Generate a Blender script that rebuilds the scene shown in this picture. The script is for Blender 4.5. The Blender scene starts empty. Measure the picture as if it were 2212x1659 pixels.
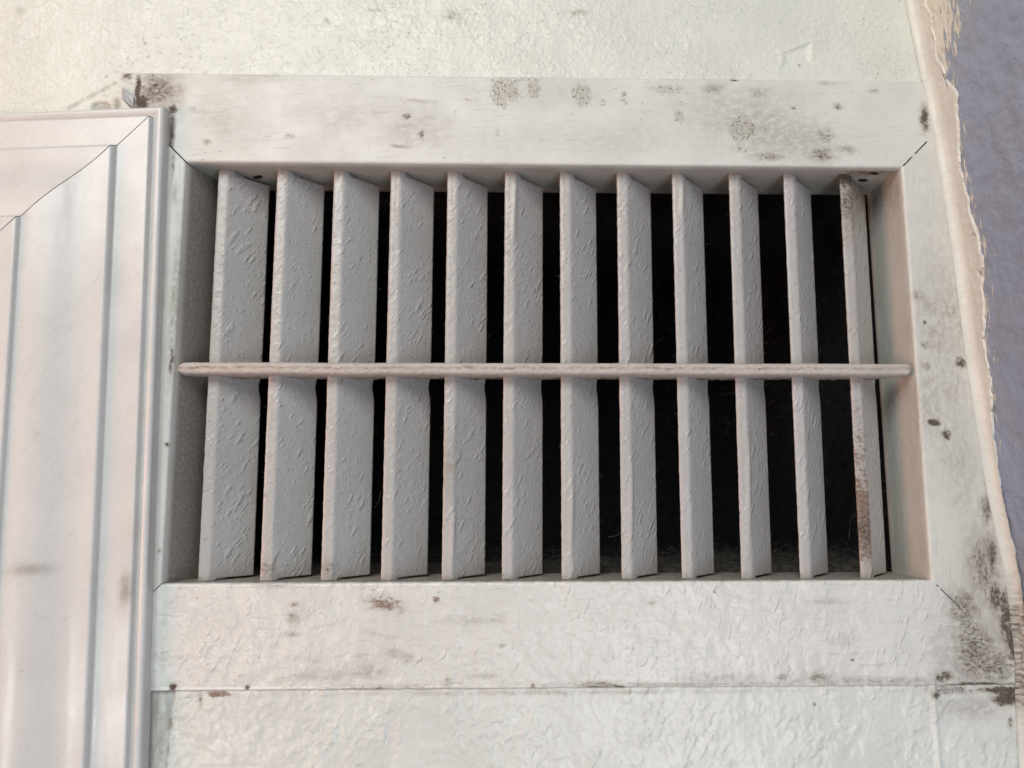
import bpy, math, random
import numpy as np

# ------------------------------------------------------------------ camera, world, lights
scene = bpy.context.scene
COL = scene.collection
random.seed(7)

CAM = np.array([-0.018627, -0.259175, -0.041351])
ROT = (1.705067, 0.0015421, -0.0226569)
FPX, PW, PH = 1660.0, 2212.0, 1659.0            # focal length and size of the photograph, in pixels

cam_d = bpy.data.cameras.new("camera")
cam = bpy.data.objects.new("camera", cam_d)
COL.objects.link(cam)
cam.location = CAM
cam.rotation_euler = ROT
cam_d.sensor_width = 36.0
cam_d.lens = 36.0 * FPX / PW
cam_d.clip_start = 0.005
cam_d.clip_end = 20.0
cam_d.dof.use_dof = True
cam_d.dof.focus_distance = 0.262
cam_d.dof.aperture_fstop = 8.0
scene.camera = cam

world = bpy.data.worlds.new("World")
scene.world = world
world.use_nodes = True
bg = world.node_tree.nodes["Background"]
bg.inputs[0].default_value = (0.92, 0.96, 1.0, 1)
bg.inputs[1].default_value = 0.032

def area(name, loc, target, sx, sy, watts, colour):
    l = bpy.data.lights.new(name, 'AREA')
    l.shape = 'RECTANGLE'; l.size = sx; l.size_y = sy
    l.energy = watts; l.color = colour
    o = bpy.data.objects.new(name, l)
    COL.objects.link(o)
    o.location = loc
    from mathutils import Vector
    o.rotation_euler = (Vector(target) - Vector(loc)).to_track_quat('-Z', 'Y').to_euler()
    return o

area("ceiling_lamp", (-0.27, -0.76, 0.48), (0, 0, 0.0), 0.60, 0.45, 5.3, (0.965, 1.0, 0.955))
area("cool_fill_below", (0.17, -0.24, -0.33), (0.04, 0, -0.06), 0.22, 0.18, 0.26, (0.86, 0.95, 1.0))  # added fill: cool bounce from a pale surface below
area("front_fill", (0.15, -0.40, -0.22), (0.03, 0, -0.05), 0.24, 0.20, 0.62, (0.86, 0.95, 1.0))  # added cool fill behind the camera, lifts the lower slats and rail
area("window_left", (-0.37, -0.66, -0.27), (-0.12, 0, -0.10), 0.08, 0.12, 0.34, (0.93, 1.0, 0.99))
area("warm_fill", (-0.56, -0.27, -0.08), (0.05, 0, -0.01), 0.22, 0.22, 1.35, (1.0, 0.49, 0.32))  # added fill: warm bounce off a person at left, out of view

scene.view_settings.view_transform = 'Standard'
scene.view_settings.look = 'None'
scene.view_settings.exposure = 0.07
scene.view_settings.gamma = 1.0

# ------------------------------------------------------------------ helpers: noise, unprojection, meshes
def _rot(p):
    cx, sx, cy, sy, cz, sz = (math.cos(p[0]), math.sin(p[0]), math.cos(p[1]), math.sin(p[1]), math.cos(p[2]), math.sin(p[2]))
    Rx = np.array([[1, 0, 0], [0, cx, -sx], [0, sx, cx]])
    Ry = np.array([[cy, 0, sy], [0, 1, 0], [-sy, 0, cy]])
    Rz = np.array([[cz, -sz, 0], [sz, cz, 0], [0, 0, 1]])
    return Rz @ Ry @ Rx
RM = _rot(ROT)

def at(px, py, Y=0.0):
    """point of the plane y = Y that the photograph shows at px, py (metres)"""
    d = RM @ np.array([(px - PW / 2) / FPX, -(py - PH / 2) / FPX, -1.0])
    return CAM + (Y - CAM[1]) / d[1] * d

def at_x(px, py, X):
    d = RM @ np.array([(px - PW / 2) / FPX, -(py - PH / 2) / FPX, -1.0])
    return CAM + (X - CAM[0]) / d[0] * d

_perm = np.random.RandomState(3).permutation(4096)
_grad = np.random.RandomState(4).uniform(0, 2 * np.pi, 4096)
def perlin(x, y, seed=0):
    x = np.asarray(x, float); y = np.asarray(y, float)
    xi = np.floor(x).astype(int); yi = np.floor(y).astype(int)
    xf = x - xi; yf = y - yi
    u = xf ** 3 * (xf * (xf * 6 - 15) + 10); v = yf ** 3 * (yf * (yf * 6 - 15) + 10)
    def g(ix, iy, dx, dy):
        a = _grad[_perm[(_perm[(ix + seed * 131) & 4095] + iy + seed * 17) & 4095]]
        return np.cos(a) * dx + np.sin(a) * dy
    n00 = g(xi, yi, xf, yf); n10 = g(xi + 1, yi, xf - 1, yf)
    n01 = g(xi, yi + 1, xf, yf - 1); n11 = g(xi + 1, yi + 1, xf - 1, yf - 1)
    return 1.4 * ((n00 * (1 - u) + n10 * u) * (1 - v) + (n01 * (1 - u) + n11 * u) * v)

def fbm(x, y, seed=0, octaves=3, gain=0.5):
    s = 0; a = 1.0; t = 0
    for k in range(octaves):
        s = s + a * perlin(x * 2 ** k, y * 2 ** k, seed + k * 7); t += a; a *= gain
    return s / t

def sstep(a, b, x):
    t = np.clip((x - a) / (b - a), 0, 1)
    return t * t * (3 - 2 * t)

def link(name, me, parent=None, mat=None):
    o = bpy.data.objects.new(name, me)
    COL.objects.link(o)
    if parent is not None:
        o.parent = parent
    if mat is not None:
        me.materials.append(mat)
    return o

def empty(name, loc, label=None, cat=None, group=None, kind=None):
    o = bpy.data.objects.new(name, None)
    o.empty_display_size = 0.01
    COL.objects.link(o)
    o.location = loc
    tag(o, label, cat, group, kind)
    return o

def tag(o, label=None, cat=None, group=None, kind=None):
    if label: o['label'] = label
    if cat: o['category'] = cat
    if group: o['group'] = group
    if kind: o['kind'] = kind
    return o

def normals_of(P):
    du = np.gradient(P, axis=0); dv = np.gradient(P, axis=1)
    n = np.cross(du, dv)
    return n / np.maximum(np.linalg.norm(n, axis=2, keepdims=True), 1e-12)

def grid_object(name, P, uv, col, mat, parent=None, origin=(0, 0, 0), loop_v=False, keep=None, toward=(0, -1, 0), smooth=True):
    """P (n, m, 3) surface grid -> one mesh object; uv in millimetres, col = (mould, lichen, rust, dust)"""
    n, m = P.shape[:2]
    idx = np.arange(n * m).reshape(n, m)
    a = idx[:-1, :-1]; b = idx[1:, :-1]; c = idx[1:, 1:]; d = idx[:-1, 1:]
    q = np.stack([a, b, c, d], -1)
    if keep is not None:
        q = q[keep]
    q = q.reshape(-1, 4)
    if loop_v:
        a = idx[:-1, -1]; b = idx[1:, -1]; c = idx[1:, 0]; d = idx[:-1, 0]
        q = np.concatenate([q, np.stack([a, b, c, d], -1).reshape(-1, 4)])
    # faces look outwards: closed sweeps by their volume, open sheets towards the room
    fp = P.reshape(-1, 3)
    ce = fp[q].mean(1)
    fn = np.cross(fp[q[:, 2]] - fp[q[:, 0]], fp[q[:, 3]] - fp[q[:, 1]])
    side = ((ce - ce.mean(0)) * fn).sum() if loop_v else (fn * np.array(toward)).sum()
    if side < 0:
        q = q[:, ::-1]
    V = (P - np.array(origin)).reshape(-1, 3)
    me = bpy.data.meshes.new(name)
    me.vertices.add(len(V)); me.vertices.foreach_set("co", V.astype(np.float32).ravel())
    me.loops.add(q.size); me.loops.foreach_set("vertex_index", q.astype(np.int32).ravel())
    me.polygons.add(len(q))
    me.polygons.foreach_set("loop_start", np.arange(0, q.size, 4, dtype=np.int32))
    me.update(calc_edges=True)
    me.polygons.foreach_set("use_smooth", np.full(len(q), smooth, dtype=bool))
    uvl = me.uv_layers.new(name="surface_mm")
    uvl.data.foreach_set("uv", uv.reshape(-1, 2)[q.ravel()].astype(np.float32).ravel())
    if col is not None:
        at_ = me.color_attributes.new("stain", 'FLOAT_COLOR', 'POINT')
        at_.data.foreach_set("color", np.clip(col, 0, 1).reshape(-1, 4).astype(np.float32).ravel())
    o = link(name, me, parent, mat)
    return o

def poly_object(name, verts, faces, mat, parent=None, origin=(0, 0, 0), bevel=0.0):
    me = bpy.data.meshes.new(name)
    me.from_pydata([tuple(np.array(v) - np.array(origin)) for v in verts], [], faces)
    me.update()
    o = link(name, me, parent, mat)
    if bevel:
        b = o.modifiers.new("bevel", 'BEVEL'); b.width = bevel; b.segments = 2
    return o

# stains: centre and half size in photograph pixels on the plane y = 0, angle, strength; wobble gives an outline of their own
def blobs(X, Z, lst, seed=0):
    """X, Z in metres; lst of (px, py, rx, ry, strength[, angle])"""
    out = np.zeros_like(X)
    for k, s in enumerate(lst):
        px, py, rx, ry, st = s[:5]
        ang = math.radians(s[5]) if len(s) > 5 else 0
        c = at(px, py, 0.0)
        k_ = 0.000158
        dx = (X - c[0]) / k_; dz = (Z - c[2]) / k_
        w = 0.35
        dx = dx + w * rx * fbm(X * 250 + k * 3.1, Z * 250, seed + 20)
        dz = dz + w * ry * fbm(X * 250, Z * 250 + k * 5.7, seed + 40)
        ca, sa = math.cos(ang), math.sin(ang)
        r2 = ((dx * ca + dz * sa) / rx) ** 2 + ((-dx * sa + dz * ca) / ry) ** 2
        out = np.maximum(out, st * np.exp(-r2 ** 1.3))
    return out

# ------------------------------------------------------------------ materials
class NT:
    def __init__(self, name):
        self.m = bpy.data.materials.new(name)
        self.m.use_nodes = True
        self.t = self.m.node_tree
        self.t.nodes.clear()
        self.out = self.t.nodes.new("ShaderNodeOutputMaterial")
        self.b = self.t.nodes.new("ShaderNodeBsdfPrincipled")
        self.t.links.new(self.b.outputs[0], self.out.inputs[0])
        self.uv = None
    def node(self, kind, **kw):
        n = self.t.nodes.new(kind)
        for k, v in kw.items():
            setattr(n, k, v)
        return n
    def put(self, sock, v):
        if hasattr(v, 'links'):
            self.t.links.new(v, sock)
        elif isinstance(v, (tuple, list)) and sock.type == 'RGBA' and len(v) == 3:
            sock.default_value = (*v, 1)
        else:
            sock.default_value = v
    def math(self, op, a, b=0.0, c=0.0, clamp=False):
        n = self.node("ShaderNodeMath", operation=op, use_clamp=clamp)
        self.put(n.inputs[0], a); self.put(n.inputs[1], b)
        if op in ('MULTIPLY_ADD', 'SMOOTH_MIN'): self.put(n.inputs[2], c)
        return n.outputs[0]
    def coords(self):
        if self.uv is None:
            self.uv = self.node("ShaderNodeUVMap", uv_map="surface_mm").outputs[0]
        return self.uv
    def mapped(self, rot=0, scale=(1, 1, 1), loc=(0, 0, 0)):
        n = self.node("ShaderNodeMapping", vector_type='POINT')
        n.inputs['Rotation'].default_value = (0, 0, math.radians(rot))
        n.inputs['Scale'].default_value = scale
        n.inputs['Location'].default_value = loc
        # rotate first, then stretch: two mapping nodes
        n2 = self.node("ShaderNodeMapping", vector_type='POINT')
        n2.inputs['Rotation'].default_value = (0, 0, math.radians(rot))
        self.t.links.new(self.coords(), n2.inputs[0])
        n.inputs['Rotation'].default_value = (0, 0, 0)
        self.t.links.new(n2.outputs[0], n.inputs[0])
        return n.outputs[0]
    def noise(self, vec, scale, detail=2.0, rough=0.5, dist=0.0):
        n = self.node("ShaderNodeTexNoise", noise_dimensions='3D')
        self.t.links.new(vec, n.inputs['Vector'])
        n.inputs['Scale'].default_value = scale
        n.inputs['Detail'].default_value = detail
        n.inputs['Roughness'].default_value = rough
        n.inputs['Distortion'].default_value = dist
        return n.outputs[0]
    def voronoi(self, vec, scale, rnd=1.0):
        n = self.node("ShaderNodeTexVoronoi")
        self.t.links.new(vec, n.inputs['Vector'])
        n.inputs['Scale'].default_value = scale
        n.inputs['Randomness'].default_value = rnd
        return n.outputs['Distance']
    def ramp(self, v, a, b, lo=0.0, hi=1.0):
        n = self.node("ShaderNodeMapRange", interpolation_type='SMOOTHSTEP')
        self.put(n.inputs[0], v)
        n.inputs[1].default_value = a; n.inputs[2].default_value = b
        n.inputs[3].default_value = lo; n.inputs[4].default_value = hi
        return n.outputs[0]
    def mix(self, f, a, b):
        n = self.node("ShaderNodeMix", data_type='RGBA', blend_type='MIX')
        self.put(n.inputs[0], f); self.put(n.inputs[6], a); self.put(n.inputs[7], b)
        return n.outputs[2]
    def stain(self):
        a = self.node("ShaderNodeAttribute", attribute_name="stain")
        s = self.node("ShaderNodeSeparateColor")
        self.t.links.new(a.outputs['Color'], s.inputs[0])
        return s.outputs[0], s.outputs[1], s.outputs[2], a.outputs['Alpha']

def paint(name, base, rough=0.45, spec=0.5, peel=0.0, peel_s=0.3, grain=0.0, grain_s=1.3, worm=0.0, worm_rot=-38, worm_s=(0.30, 0.9, 1),
          worm_t=(0.56, 0.70), worm_floor=0.15, streak=0.0, streak_rot=0, pit=0.0, tint=0.05, scuff=0.0, scuff_rot=0, speck=0.0, dusty=(0.30, 0.26, 0.22), drop=0.0, blob=0.0, coat=0.0):
    """old brush paint: relief in millimetres, mottled colour and stains kept in the mesh's stain attribute"""
    N = NT(name)
    P = N.coords()
    mould, lichen, rust, dust_shade = N.stain()
    h = None
    def add(v, amp):
        nonlocal h
        t = N.math('MULTIPLY', v, amp)
        h = t if h is None else N.math('ADD', h, t)
    if peel: add(N.noise(P, peel_s, 3, 0.5), peel)
    if grain: add(N.noise(P, grain_s, 2, 0.6), grain)
    if worm:
        big = N.ramp(N.noise(P, 0.045, 2), 0.40, 0.60, worm_floor, 1.0)
        w = N.ramp(N.noise(N.mapped(worm_rot, worm_s), 1.0, 1.5, 0.5, 0.3), worm_t[0], worm_t[1])
        add(N.math('MULTIPLY', w, big), worm)
    if drop:
        d = N.ramp(N.voronoi(P, 0.42), 0.08, 0.34, 1.0, 0.0)
        sel = N.ramp(N.noise(P, 0.16, 2), 0.40, 0.54)
        add(N.math('MULTIPLY', d, sel), drop)
    if blob:
        dens = N.ramp(N.noise(P, 0.05, 2), 0.30, 0.62, 0.35, 1.0)
        for rot, sc, k, lo in ((-50, (0.20, 0.62, 1), 1.0, 0.02), (-58, (0.11, 0.42, 1), 1.25, 0.0), (-40, (0.42, 0.58, 1), 0.7, 0.02)):
            vec = N.mapped(rot, sc)
            wob = N.node("ShaderNodeVectorMath", operation='MULTIPLY_ADD')
            nz = N.node("ShaderNodeTexNoise"); nz.inputs['Scale'].default_value = 0.45; nz.inputs['Detail'].default_value = 2
            N.t.links.new(P, nz.inputs['Vector'])
            N.t.links.new(nz.outputs['Color'], wob.inputs[0]); wob.inputs[1].default_value = (0.55, 0.55, 0); N.t.links.new(vec, wob.inputs[2])
            vo = N.node("ShaderNodeTexVoronoi"); vo.inputs['Scale'].default_value = 1.0
            N.t.links.new(wob.outputs[0], vo.inputs['Vector'])
            sp = N.node("ShaderNodeSeparateColor"); N.t.links.new(vo.outputs['Color'], sp.inputs[0])
            rad = N.math('MULTIPLY', N.math('MULTIPLY', N.ramp(sp.outputs[0], 0.15, 0.95), dens), 0.56)
            q = N.math('DIVIDE', vo.outputs['Distance'], N.math('MAXIMUM', rad, 0.02))
            add(N.ramp(q, 0.0, 1.0, 1.0, 0.0), blob * k)
    if streak:
        add(N.noise(N.mapped(streak_rot, (0.035, 1.5, 1)), 1.0, 3, 0.65), streak)
    if pit:
        p = N.ramp(N.noise(P, 0.55, 3, 0.6), 0.63, 0.72)
        add(N.math('MULTIPLY', p, N.ramp(N.noise(P, 0.03, 2), 0.42, 0.62)), -pit)
    dots_v = N.voronoi(N.mapped(0, (1, 0.8, 1)), 1.15)
    fine = N.noise(P, 0.75, 4, 0.62)
    fleck = N.noise(P, 1.9, 2, 0.6)
    # base colour and its slow mottling
    c = N.mix(N.ramp(N.noise(P, 0.05, 3), 0.35, 0.65), tuple(x * (1 - tint) for x in base), tuple(min(0.95, x * (1 + tint * 0.6)) for x in base))
    c = N.mix(N.math('MULTIPLY', N.ramp(N.noise(N.mapped(scuff_rot, (0.6, 1, 1)), 0.55, 5, 0.75), 0.50, 0.70), 0.26), c, tuple(x * 0.72 for x in base))
    if scuff:
        s = N.ramp(N.noise(N.mapped(scuff_rot, (0.07, 0.85, 1)), 1.0, 4, 0.7), 0.55, 0.68)
        s = N.math('MULTIPLY', s, N.ramp(N.noise(P, 0.035, 2), 0.40, 0.58, 0.10, 1.0))
        c = N.mix(N.math('MULTIPLY', s, scuff), c, (0.33, 0.30, 0.27))
    if speck:
        s = N.ramp(N.noise(N.mapped(0, (0.55, 1, 1)), 0.62, 3, 0.6), 0.685, 0.73)
        c = N.mix(N.math('MULTIPLY', s, speck), c, (0.10, 0.085, 0.07))
    # soft film of dust, also carries the shade painted into the recess
    f = N.math('MULTIPLY', dust_shade, N.ramp(fine, 0.25, 0.7, 0.72, 1.0), clamp=True)
    c = N.mix(f, c, dusty)
    # lichen: pale olive crust with dark dots
    g1 = N.math('MULTIPLY', N.ramp(N.math('MULTIPLY_ADD', lichen, 0.55, fine), 0.64, 0.95), 0.45)
    g1 = N.math('MULTIPLY', g1, N.math('MULTIPLY', lichen, 3.0, clamp=True))
    c = N.mix(g1, c, (0.45, 0.43, 0.34))
    g2 = N.ramp(dots_v, 0.24, 0.40, 1.0, 0.0)
    g2 = N.math('MULTIPLY', g2, N.ramp(N.math('MULTIPLY_ADD', lichen, 0.5, fine), 0.70, 0.86))
    g2 = N.math('MULTIPLY', g2, N.math('MULTIPLY', lichen, 3.0, clamp=True))
    c = N.mix(N.math('MULTIPLY', g2, 0.75), c, (0.12, 0.105, 0.075))
    # rust
    r = N.ramp(N.math('MULTIPLY_ADD', rust, 0.55, N.noise(N.mapped(8, (0.5, 1.0, 1)), 0.8, 4, 0.65)), 0.66, 0.96)
    r = N.math('MULTIPLY', r, N.math('MULTIPLY', rust, 3.0, clamp=True))
    c = N.mix(N.math('MULTIPLY', r, 0.85), c, N.mix(N.ramp(fleck, 0.4, 0.62), (0.30, 0.155, 0.085), (0.085, 0.045, 0.028)))
    # mould: grey film under black specks
    k0 = N.math('MULTIPLY', N.math('MULTIPLY', N.math('MULTIPLY', mould, 1.35, clamp=True), N.ramp(N.noise(N.mapped(scuff_rot, (0.45, 0.7, 1)), 0.7, 5, 0.72), 0.26, 0.62)), 1.0)
    c = N.mix(k0, c, (0.27, 0.215, 0.175))
    k = N.ramp(N.math('MULTIPLY_ADD', mould, 0.55, N.noise(N.mapped(scuff_rot, (0.7, 1.0, 1)), 1.0, 5, 0.72)), 0.74, 0.96)
    k = N.math('MULTIPLY', k, N.math('MULTIPLY', mould, 3.0, clamp=True))
    c = N.mix(N.math('MULTIPLY', k, 0.9), c, (0.085, 0.062, 0.048))
    N.put(N.b.inputs['Base Color'], c)
    rr = N.ramp(N.noise(P, 0.12, 3), 0.35, 0.65, rough * 0.85, min(1, rough * 1.15))
    rr = N.math('ADD', rr, N.math('MULTIPLY', N.math('MAXIMUM', N.math('MAXIMUM', k, g1), f), 0.35), clamp=True)
    N.put(N.b.inputs['Roughness'], rr)
    N.b.inputs['Specular IOR Level'].default_value = spec
    if coat:
        N.b.inputs['Coat Weight'].default_value = coat
        N.b.inputs['Coat Roughness'].default_value = 0.12
    add(N.math('MULTIPLY', g1, fine), 0.25)
    bump = N.node("ShaderNodeBump")
    bump.inputs['Strength'].default_value = 1.0
    bump.inputs['Distance'].default_value = 0.001
    N.put(bump.inputs['Height'], h)
    N.t.links.new(bump.outputs[0], N.b.inputs['Normal'])
    return N.m

CREAM = (0.79, 0.80, 0.73)
WHITE = (0.77, 0.765, 0.73)
m_wall = paint("cream_wall_paint", CREAM, rough=0.36, peel=0.36, peel_s=0.20, grain=0.22, grain_s=0.70, worm=0.16, worm_s=(0.45, 0.5, 1), worm_t=(0.45, 0.75), pit=0.25, tint=0.04, speck=0.15)
m_wall_gloss = paint("glossy_wall_paint", (0.76, 0.77, 0.735), rough=0.27, spec=0.5, peel=0.80, peel_s=0.09, grain=0.03, grain_s=0.6, worm=0.30, worm_rot=-60, worm_floor=0.03, worm_s=(0.26, 0.34, 1), worm_t=(0.42, 0.72), tint=0.04, speck=0.2)
m_rail_top = paint("brushed_white_paint", WHITE, rough=0.5, peel=0.06, peel_s=0.35, grain=0.05, grain_s=1.6, streak=0.05, streak_rot=4, tint=0.05, scuff=0.30, scuff_rot=5, speck=0.55)
m_rail_low = paint("lumpy_white_paint", (0.775, 0.77, 0.735), rough=0.26, spec=0.5, peel=1.0, peel_s=0.13, grain=0.10, grain_s=0.42, worm=0.22, worm_rot=-70, worm_s=(0.22, 0.42, 1), tint=0.04, scuff=0.30, scuff_rot=2, speck=0.45)
m_stile = paint("stile_white_paint", (0.745, 0.735, 0.69), rough=0.45, peel=0.10, peel_s=0.35, grain=0.08, grain_s=1.2, streak=0.05, streak_rot=88, tint=0.05, scuff=0.40, scuff_rot=86, speck=0.35)
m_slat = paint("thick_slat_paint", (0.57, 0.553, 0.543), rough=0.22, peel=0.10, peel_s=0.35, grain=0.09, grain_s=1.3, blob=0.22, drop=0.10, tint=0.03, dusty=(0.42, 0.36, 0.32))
m_bar = paint("crusted_bar_paint", (0.67, 0.61, 0.57), rough=0.5, peel=0.40, peel_s=0.5, grain=0.35, grain_s=0.9, tint=0.06, speck=0.6, dusty=(0.42, 0.34, 0.29))
m_casing = paint("casing_satin_paint", (0.755, 0.74, 0.725), rough=0.23, peel=0.012, peel_s=0.2, grain=0.004, grain_s=1.0, tint=0.03, speck=0.22, scuff=0.14, scuff_rot=60)
m_edge = paint("cut_in_cream_paint", (0.77, 0.75, 0.69), rough=0.4, peel=0.20, peel_s=0.35, grain=0.10, grain_s=1.0, streak=0.12, streak_rot=88, tint=0.05)
m_bare = paint("bare_grey_metal", (0.50, 0.50, 0.52), rough=0.3, peel=0.05, grain=0.03, tint=0.12, speck=0.4)
m_caulk = paint("grey_caulk", (0.36, 0.33, 0.295), rough=0.65, peel=0.3, peel_s=0.3, grain=0.2, grain_s=0.9, tint=0.2, speck=0.6)

def purple_paint():
    N = NT("lavender_wall_paint")
    P = N.coords()
    mould, daub, rust, dust_shade = N.stain()
    c = N.mix(N.ramp(N.noise(P, 0.05, 4, 0.6), 0.38, 0.64), (0.315, 0.365, 0.51), (0.325, 0.355, 0.45))
    c = N.mix(N.math('MULTIPLY', N.ramp(N.noise(N.mapped(0, (0.5, 0.14, 1)), 0.35, 4, 0.65), 0.54, 0.74), 0.35), c, (0.25, 0.235, 0.25))
    c = N.mix(N.math('MULTIPLY', N.ramp(N.noise(P, 0.28, 3, 0.6), 0.70, 0.75), 0.7), c, (0.62, 0.55, 0.50))
    d = N.ramp(N.math('MULTIPLY_ADD', daub, 0.5, N.noise(N.mapped(80, (0.14, 0.7, 1)), 0.9, 4, 0.7)), 0.82, 0.90)
    d = N.math('MULTIPLY', d, N.math('MULTIPLY', daub, 4.0, clamp=True))
    c = N.mix(d, c, (0.79, 0.745, 0.65))
    k = N.ramp(N.math('MULTIPLY_ADD', mould, 0.55, N.noise(P, 0.6, 4, 0.65)), 0.78, 0.98)
    k = N.math('MULTIPLY', k, N.math('MULTIPLY', mould, 3.0, clamp=True))
    c = N.mix(N.math('MULTIPLY', k, 0.9), c, (0.05, 0.04, 0.035))
    N.put(N.b.inputs['Base Color'], c)
    N.b.inputs['Roughness'].default_value = 0.42
    h = N.math('MULTIPLY', N.noise(P, 0.14, 4, 0.5), 2.0)
    h = N.math('ADD', h, N.math('MULTIPLY', N.noise(P, 0.7, 2), 0.10))
    h = N.math('ADD', h, N.math('MULTIPLY', d, 0.15))
    b = N.node("ShaderNodeBump"); b.inputs['Distance'].default_value = 0.001
    b.inputs['Strength'].default_value = 1.0
    N.put(b.inputs['Height'], h); N.t.links.new(b.outputs[0], N.b.inputs['Normal'])
    return N.m
m_purple = purple_paint()

def plain(name, colour, rough=0.8, var=0.4, scale=0.2):
    N = NT(name)
    tc = N.node("ShaderNodeTexCoord").outputs['Object']
    mp = N.node("ShaderNodeMapping"); mp.inputs['Scale'].default_value = (1000, 1000, 1000)
    N.t.links.new(tc, mp.inputs[0])
    n = N.noise(mp.outputs[0], scale, 4, 0.65)
    c = N.mix(N.ramp(n, 0.35, 0.68), tuple(x * (1 - var) for x in colour), tuple(x * (1 + var) for x in colour))
    N.put(N.b.inputs['Base Color'], c)
    N.b.inputs['Roughness'].default_value = rough
    b = N.node("ShaderNodeBump"); b.inputs['Distance'].default_value = 0.001
    N.put(b.inputs['Height'], n); N.t.links.new(b.outputs[0], N.b.inputs['Normal'])
    return N.m
m_duct = plain("dark_duct", (0.012, 0.012, 0.013), 0.9, 0.6, 0.25)  # near-black colour paints in the darkness of the interior
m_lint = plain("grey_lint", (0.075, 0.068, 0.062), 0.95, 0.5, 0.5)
m_hair = plain("pale_fibre", (0.13, 0.12, 0.11), 0.8, 0.3, 0.5)
m_hole = plain("dark_hole", (0.015, 0.012, 0.011), 0.9)

# ------------------------------------------------------------------ the setting
HX, HZ = 0.127, 0.0721            # half opening of the grille
OUT_T, OUT_B = 0.1052, -0.1056    # upper and lower edge of its frame
def cornerx(z):                   # where the lavender wall meets this one: not quite plumb, thick with paint
    return np.interp(z, [-0.18, -0.131, -0.094, -0.0717, -0.0415, 0.0068, 0.0395, 0.083, 0.11, 0.137, 0.18],
                     [0.1555, 0.1548, 0.1560, 0.1552, 0.1512, 0.1476, 0.1462, 0.1430, 0.1397, 0.1366, 0.1330])
def at_corner(px, py):
    x = 0.145
    for _ in range(8):
        p = at_x(px, py, x); x = float(cornerx(p[2]))
    return p
WALL_Y = 0.0009

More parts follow.
